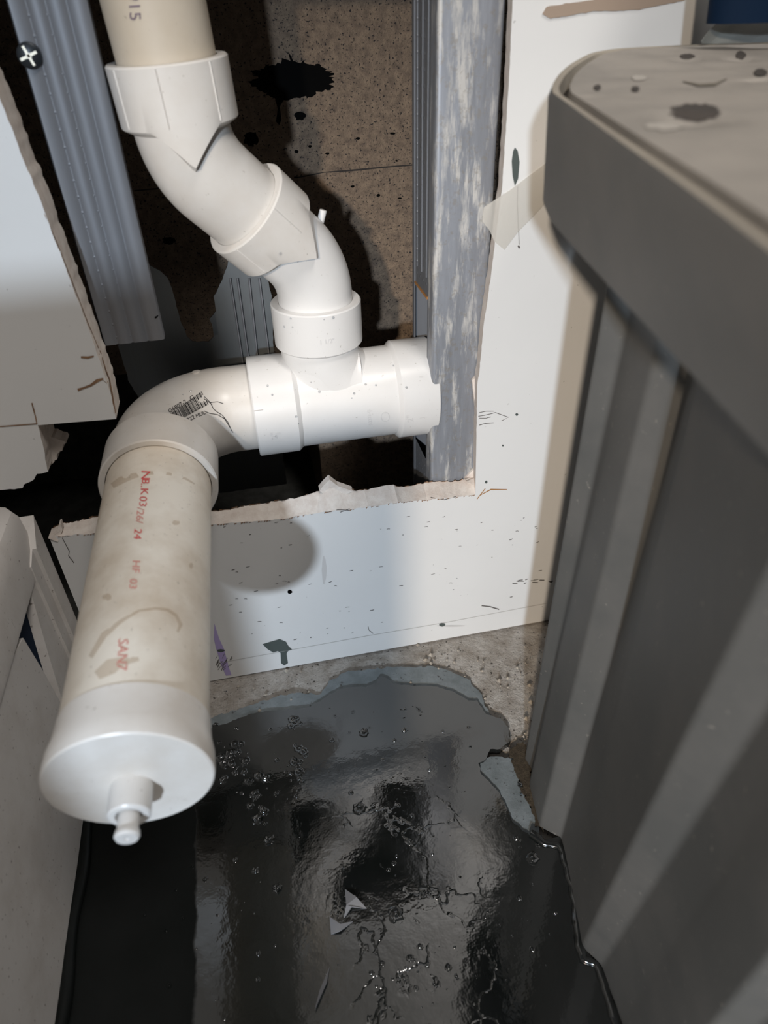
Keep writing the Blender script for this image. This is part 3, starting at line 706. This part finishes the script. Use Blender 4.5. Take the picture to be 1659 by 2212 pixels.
mb = MB(); pts = [onZ(*p, .004) for p in [(1150, 1800), (1180, 1822), (1213, 1828), (1225, 1870), (1238, 1910), (1248, 1980), (1252, 2040), (1262, 2072), (1292, 2080), (1305, 2120), (1325, 2180), (1345, 2240), (1370, 2330)]]
pts = [Vector(p) for p in res(pts, 70)]; sweep(mb, [p + Vector((noise.noise(p * 200) * .001 - .001, 0, 0)) for p in pts], [.0026 + .0012 * noise.noise(p * 90) for p in pts], 14); mb.obj('edge_bead', TAR, memb)
# blisters and pimples in the coating
mb = MB(); rnd = random.Random(21)
def blister(px, py, rr):
    c = onZ(px, py, .0036); u = rr
    rows = []; seg = 16; prof = [(1.5, -.2), (1.25, .12), (1.0, .42), (.75, .38), (.5, .30), (.25, .62), (.05, .7)] if rr > .0012 else [(1.3, -.1), (1, .4), (.6, .8), (.1, 1)]
    wob = [1 + .2 * rnd.uniform(-1, 1) for _ in range(seg)]
    for q, h in prof: rows.append([c + Vector((math.cos(2 * PI * k / seg) * rr * q * wob[k], math.sin(2 * PI * k / seg) * rr * q * wob[k], h * rr * .8)) for k in range(seg)])
    mb.grid(rows, True); mb.cap(rows[-1])
for cx, cy, sx, sy, n_, r0, r1 in [(640, 1660, 25, 40, 26, .0007, .0026), (510, 1640, 45, 40, 34, .0007, .0030), (560, 1690, 40, 40, 16, .0007, .0030), (560, 1770, 22, 40, 14, .0007, .0028), (780, 1640, 260, 160, 70, .0004, .0014), (880, 1800, 90, 120, 60, .0004, .0014), (560, 2000, 120, 150, 16, .0005, .0018), (1050, 1950, 140, 180, 50, .0005, .0014), (900, 2100, 200, 80, 30, .0005, .0016), (640, 1570, 10, 14, 10, .0008, .0025), (905, 1535, 8, 10, 6, .0008, .002), (340, 2050, 90, 150, 8, .0005, .0014)]:
    for k in range(n_): blister(cx + rnd.gauss(0, 1) * sx * .6, cy + rnd.gauss(0, 1) * sy * .6, (r0 + (r1 - r0) * rnd.random() ** 2.0) * 1.25)
for cx, cy, r_ in [(786, 1583, .0032), (775, 1746, .0038), (874, 1577, .0022), (717, 1600, .002), (600, 1920, .003), (1150, 1855, .0035), (855, 1975, .004)]: blister(cx, cy, r_)
o = mb.obj('air_blisters', TAR, memb, smooth=50); o['kind'] = 'stuff'
# lifted flakes of coating
SKIN = mat('grey_skin', (.20, .20, .21), .3, 0, .8)
mb = MB()
for q in ([(745, 1920), (770, 1938), (792, 1962), (760, 1958), (742, 1985), (748, 1955)], [(712, 1980), (735, 1996), (762, 1990), (735, 2010), (715, 2018)], [(712, 2088), (706, 2120), (685, 2165), (680, 2180), (690, 2140)]):
    P = [onZ(*p, .0046 + .0025 * (i % 2)) for i, p in enumerate(q)]; mb.slab(P, [p - Vector((0, 0, .0012)) for p in P])
mb.obj('lifted_flake', SKIN, memb, smooth=0)
# crumbs on the mortar
mb = MB(); rnd = random.Random(31)
for k in range(420):
    if k < 300: px, py = rnd.uniform(900, 1160), rnd.uniform(1390, 1640)
    else: px, py = rnd.uniform(460, 900), rnd.uniform(1440, 1560)
    if px < 900 and py > 1560 - (px - 460) * .18: continue
    if px > 900 and py > 1470 + (px - 950) * .8: continue
    r_ = .0003 + .0022 * rnd.random() ** 5; c = onZ(px, py, r_ * .4)
    if c.y > -.002: continue
    vs = [c + Vector((a, b, d)).normalized() * r_ * rnd.uniform(.7, 1.3) for a, b, d in [(1, 0, 0), (-1, 0, 0), (0, 1, 0), (0, -1, 0), (0, 0, 1), (0, 0, -1)]]
    mb.add(vs, [(0, 2, 4), (2, 1, 4), (1, 3, 4), (3, 0, 4), (2, 0, 5), (1, 2, 5), (3, 1, 5), (0, 3, 5)])
tag(mb.obj('gravel', m_rough('crumbs', (.5, .45, .38), (.3, .25, .2), 100), smooth=0), 'mortar crumbs and grit at the foot of the wall', 'gravel', kind='stuff')

# ============================================================ grey bin on the right
bn = empty('storage_bin', (.30, -.2, .003)); tag(bn, 'large grey ribbed plastic bin with a dusty flat lid, right of the opening', 'bin')
bot = [(.42, -.118), (.165, -.122), (.1520, -.129), (.1535, -.140), (.1475, -.150), (.1425, -.181), (.1535, -.192), (.1460, -.225), (.1385, -.256), (.1450, -.268), (.1434, -.296), (.1400, -.330), (.1500, -.336), (.150, -.400)]
top = [(.42, -.128), (.165, -.132), (.1480, -.141), (.1570, -.149), (.1560, -.158), (.1530, -.178), (.1620, -.192), (.1480, -.214), (.1140, -.300), (.1225, -.314), (.1180, -.330), (.1120, -.352), (.1220, -.358), (.120, -.420)]
ZTOP = .345
def rnd_loop(pts, r=.0022):
    out = []
    for i, p in enumerate(pts):
        if i in (0, len(pts) - 1): out.append(Vector(p)); continue
        a, b, c = (Vector(q) for q in (pts[i - 1], p, pts[i + 1]))
        d1 = (a - b); d2 = (c - b); r1 = min(r, d1.length * .4); r2 = min(r, d2.length * .4); d1 = d1.normalized() * r1; d2 = d2.normalized() * r2
        for k in range(5):
            t = k / 4; out.append((b + d1) * (1 - t) ** 2 + b * 2 * t * (1 - t) + (b + d2) * t * t)
    return out
bo, to = rnd_loop(bot), rnd_loop(top)
mb = MB(); rows = []
for k in range(13):
    t = k / 12; rows.append([Vector((a.x + (b.x - a.x) * t, a.y + (b.y - a.y) * t, .003 + (ZTOP + .05 - .003) * t)) if k == 99 else Vector((a.x + (b.x - a.x) * t, a.y + (b.y - a.y) * t, .003 + (ZTOP - .003) * t)) for a, b in zip(bo, to)])
rows.append([p + Vector((0, 0, .045)) for p in rows[-1]])
rows = [r + [Vector((.62, r[-1].y, r[-1].z)), Vector((.62, r[0].y, r[0].z))] for r in rows]
mb.grid(rows, True); mb.poly(rows[0]); body = mb.obj('body', BIN, bn, smooth=28)
# lid: rim skirt, rim top, slit and deck
rimT = [Vector((.62, -.034, .434)), onZ(1659, 96, .4325), onZ(1500, 100, .432), onZ(1330, 108, .4318), onZ(1270, 118, .431), onZ(1225, 143, .429), onZ(1200, 165, .4272), onZ(1184, 190, .4260), onZ(1186, 206, .4256), onZ(1200, 216, .4255), onZ(1300, 292, .4252), onZ(1480, 424, .4250), onZ(1659, 566, .4250)]
e_ = (rimT[-1] - rimT[-3]).normalized(); rimT.append(rimT[-1] + e_ * .03); rimT.append(Vector((.62, rimT[-1].y - .01, .425)))
sk = [Vector((.62, -.036, .386)), onZ(1659, 96, .4325) * 1, onZ(1500, 100, .432) * 1]
rimB = []
for i, p in enumerate(rimT):
    q = Vector((p.x + .006, p.y - .004, .388)); rimB.append(q)
low = {7: (1172, 425), 8: (1174, 440), 9: (1190, 478), 10: (1255, 552), 11: (1450, 762), 12: (1659, 982)}
for i, (a, b) in low.items(): rimB[i] = onZ(a, b, .3845)
rimB[13] = rimB[12] + (rimB[12] - rimB[11]).normalized() * .03; rimB[14] = Vector((.62, rimB[13].y - .01, .3845))
for i, f_ in ((6, .5), (5, .25), (4, .1)): rimB[i] = Vector((rimT[i].x + .010 * f_ + .012, rimT[i].y + .006 * f_, .386))
cen = Vector((.40, -.19, .43))
def inset(P, d):
    out = []
    for i, p in enumerate(P):
        a = P[max(i - 1, 0)]; b = P[min(i + 1, len(P) - 1)]; t = (b - a); t = Vector((t.x, t.y, 0)).normalized(); n_ = Vector((-t.y, t.x, 0))
        if n_.dot(cen - p) < 0: n_ = -n_
        out.append(p + n_ * d)
    return out
n_s = 60
rT = res(rimT[:14], 130); rB = res(rimB[:14], 130)
# pair points by index fraction of matching segments
rT = []; rB = []
for i in range(13):
    for k in range(8):
        t = k / 8; rT.append(rimT[i].lerp(rimT[i + 1], t)); rB.append(rimB[i].lerp(rimB[i + 1], t))
rT.append(rimT[13]); rB.append(rimB[13])
def sm(P, it=6):
    for _ in range(it): P = [P[0]] + [P[i - 1] * .25 + P[i] * .5 + P[i + 1] * .25 for i in range(1, len(P) - 1)] + [P[-1]]
    return P
rT, rB = sm(rT), sm(rB)
dz = Vector((0, 0, 1))
rows = [inset(rB, .006), rB, [p - dz * .0 + (q - p) * .06 for p, q in zip(rB, rT)], [p * .5 + q * .5 for p, q in zip(rT, rB)], [p * .94 + q * .06 for p, q in zip(rT, rB)], [p + dz * .0008 for p in inset(rT, .0012)]]
mb = MB(); mb.grid(rows); skirt = mb.obj('lid_skirt', m_plastic('lid_skirt_plastic', (.15, .147, .14), (.19, .18, .168)), bn, smooth=40)
mb = MB(); a_ = [p + dz * .0008 for p in inset(rT, .0012)]; b_ = [p + dz * .0004 for p in inset(rT, .0038)]; c_2 = [p - dz * .006 for p in inset(rT, .0042)]
mb.grid([a_, b_, c_2]); mb.obj('lid_edge', BEIGE, bn, smooth=40)
# deck as a fine height field between the slit line and the far right
sl = [p + dz * .0006 for p in inset(rT, .0078)]; dk0 = [p - dz * .006 for p in inset(rT, .0070)]
dents = [(onZ(1500, 245, .4275), .0105, .005), (onZ(1483, 122, .431), .006, .002), (onZ(1600, 120, .431), .006, .002), (onZ(1643, 158, .4295), .006, .002), (onZ(1375, 192, .4285), .004, .0015), (onZ(1290, 190, .4285), .004, .0012)]
def deck_z(p):
    z = p.z
    for c, r_, d_ in dents:
        q = math.hypot(p.x - c.x, (p.y - c.y)); 
        if q < r_: z -= d_ * min(1, (1 - q / r_) * 3)
    return z + .0005 * noise.noise(Vector((p.x * 60, p.y * 60, 0)))
rows = [dk0, sl]
for k in range(1, 90):
    t = (k / 90); r = []
    for i, p in enumerate(sl):
        e2_ = Vector((.5, p.y * .75 - .05, .432)); q = p.lerp(e2_, t ** 1.0); r.append(Vector((q.x, q.y, deck_z(q))))
    rows.append(r)
mb = MB(); mb.grid(rows); deck = mb.obj('lid', LIDM, bn, smooth=60)
mb = MB(); mb.poly([p - dz * .0062 for p in inset(rT, .0045)] + [Vector((.6, rT[-1].y, .42)), Vector((.6, rT[0].y, .42))]); mb.obj('lid_slit', SLIT, bn, smooth=0)
T = bvh(deck); mb = MB()
HD = mat('hole_dirt', (.05, .042, .036), .9)
for bl in (blot(1502, 245, 52, 19, 40, .25, 1), blot(1484, 123, 16, 5, 20, .3, 2), blot(1600, 121, 11, 9, 20, .3, 3), blot(1643, 159, 14, 8, 20, .3, 4), blot(1372, 194, 9, 6, 20, .3, 6), blot(1290, 191, 8, 6, 20, .3, 8)):
    mb = MB(); mark_poly(mb, T, bl, .0004); mb.obj('hole_stain', HD, deck, smooth=0, fix=False)
mb = MB(); mark_line(mb, T, [(1475, 178), (1510, 186), (1545, 184), (1570, 172)], [2, 6, 6, 2], .0004); mb.obj('scuff', mat('scuff_brown', (.16, .14, .11), .9), deck, smooth=0, fix=False)
WP = mat('worn_pale', (.40, .37, .33), .8)
for bl in (blot(1435, 275, 40, 9, 24, .4, 3), blot(1380, 170, 16, 6, 16, .4, 5)):
    mb = MB(); mark_poly(mb, T, bl, .0003); mb.obj('worn_spot', WP, deck, smooth=0, fix=False)

# things on the lid at the back corner
def atc(px, py, zc): return CAMP + (M @ Vector((px - CX, py - CY, FPX))) * (zc / FPX)
mb = MB()
sh = [[(1500, 98), (1540, 55), (1590, 5), (1640, -60)], [(1530, 97), (1565, 58), (1610, 20), (1670, -30)], [(1565, 96), (1600, 62), (1640, 40), (1700, 10)], [(1610, 97), (1645, 70), (1680, 55), (1740, 40)], [(1680, 100), (1700, 85), (1740, 75), (1800, 70)]]
rows = []
for i, r in enumerate(sh): rows.append([atc(px, py, .326 + .004 * (i % 2) - .001 * j + (.004 * i)) for j, (px, py) in enumerate(r)])
mb.grid(rows); fl = mb.obj('plastic_film', FILM2, smooth=25, fix=False)
md = fl.modifiers.new('s', 'SOLIDIFY'); md.thickness = .0004; md2 = fl.modifiers.new('b', 'SUBSURF'); md2.levels = 1; md2.render_levels = 2
tag(fl, 'crumpled grey plastic film on the far corner of the bin lid', 'plastic film')
mb = MB(); c0 = atc(1668, 0, .318); rows = []
for k in range(9):
    a = k / 8; rr = .030 + .004 * math.sin(a * PI); rows.append([c0 + Vector((math.cos(q / 32 * 2 * PI) * rr, math.sin(q / 32 * 2 * PI) * .014, -.008 + a * .10)) for q in range(32)])
mb.grid(rows, True); mb.cap(rows[0]); mb.cap(rows[-1]); tub = mb.obj('plastic_bag', NAVY, smooth=50); tag(tub, 'dark navy bag standing on the plastic film at the top right corner', 'bag')

# ============================================================ white box on the left
bx = empty('plastic_box', (-.30, -.25, .0)); tag(bx, 'dirty white plastic box with overhanging lid on the floor left of the capped pipe', 'box')
XB = -.160
mb = MB()
# side wall leaning in under the lid, with a rear corner flange
def P3(x, y, z): return Vector((x, y, z))
ys = [-.046, -.068]
a = onX(141, 1537, XB); b = onX(50, 1378, XB)
A = [P3(XB, a.y, 0), a, onX(95, 1452, XB), b, P3(XB, b.y - .03, .160), P3(XB, -.60, .160), P3(XB, -.60, 0)]
mb.slab(A, [p + Vector((-.02, 0, 0)) for p in A]); mb.obj('side_panel', WBOX, bx, smooth=20)
mb = MB()
A = [onX(64, 1270, XB), P3(XB, -.028, .168), P3(XB, -.028, 0), P3(XB, a.y, 0), onX(140, 1532, XB), onX(105, 1415, XB)]
A = [P3(XB, p.y, p.z) for p in A]
mb.slab(A, [p + Vector((-.028, 0, 0)) for p in A])
A = [P3(XB + .0045, -.018, .175), P3(XB + .0045, -.0015, .190), P3(XB + .0045, -.0015, 0), P3(XB + .0045, -.018, 0)]
mb.slab(A, [p + Vector((-.03, 0, 0)) for p in A])
A = [P3(XB + .002, -.030, .170), P3(XB + .002, -.018, .175), P3(XB + .002, -.018, 0), P3(XB + .002, -.030, 0)]
mb.slab(A, [p + Vector((-.03, 0, 0)) for p in A])
mb.obj('corner_flange', WBOX, bx, smooth=20)
mb = MB(); mb.box((-.75, -.6, .004), (XB - .03, -.03, .16)); mb.obj('body', WBOX, bx, smooth=0)
mb = MB()
def rowlid(y, dx=0): return [P3(XB - .005 + dx, y, .157), P3(XB + .001 + dx, y, .159), P3(XB + .0015 + dx, y, .164), P3(XB + dx, y, .185), P3(XB - .001 + dx, y, .196), P3(XB - .004 + dx, y, .2005), P3(XB - .010 + dx, y, .202), P3(-.75, y, .203)]
rows = [[p + Vector((-.012, .0, -.002)) for p in rowlid(-.0022)], [p + Vector((-.005, 0, 0)) for p in rowlid(-.004)], rowlid(-.010), rowlid(-.03), rowlid(-.06, 0), rowlid(-.15), rowlid(-.61)]
mb.grid(rows); mb.poly([p for p in rows[0]] + [P3(-.75, -.0022, .157)]); mb.obj('lid', WBOX, bx, smooth=30)
mb = MB(); mb.box((-.7, -.60, .162), (XB - .006, -.006, .166)); mb.obj('lid_underside', WBOX, bx, smooth=0)
mb = MB(); A = [onX(*p, XB - .006) for p in [(40, 1250), (66, 1275), (152, 1545), (135, 1560), (40, 1400), (20, 1330)]]  # flat dark shape painted in for the shade under the lid overhang
mb.slab(A, [p + Vector((-.002, 0, 0)) for p in A]); mb.obj('lid_shade_strip', NAVY, bx, smooth=0)
mb = MB(); mb.box((-.9, -.655, 0), (-.195, -.615, .50)); mb.box((-.9, -.655, .50), (-.285, -.615, .85)); struct(mb.obj('shade_blocker', PAINT), 'low white blocker beside the box, added out of view to cast shade')  # unseen stepped blocker, added to cast the shadow edges across the wall
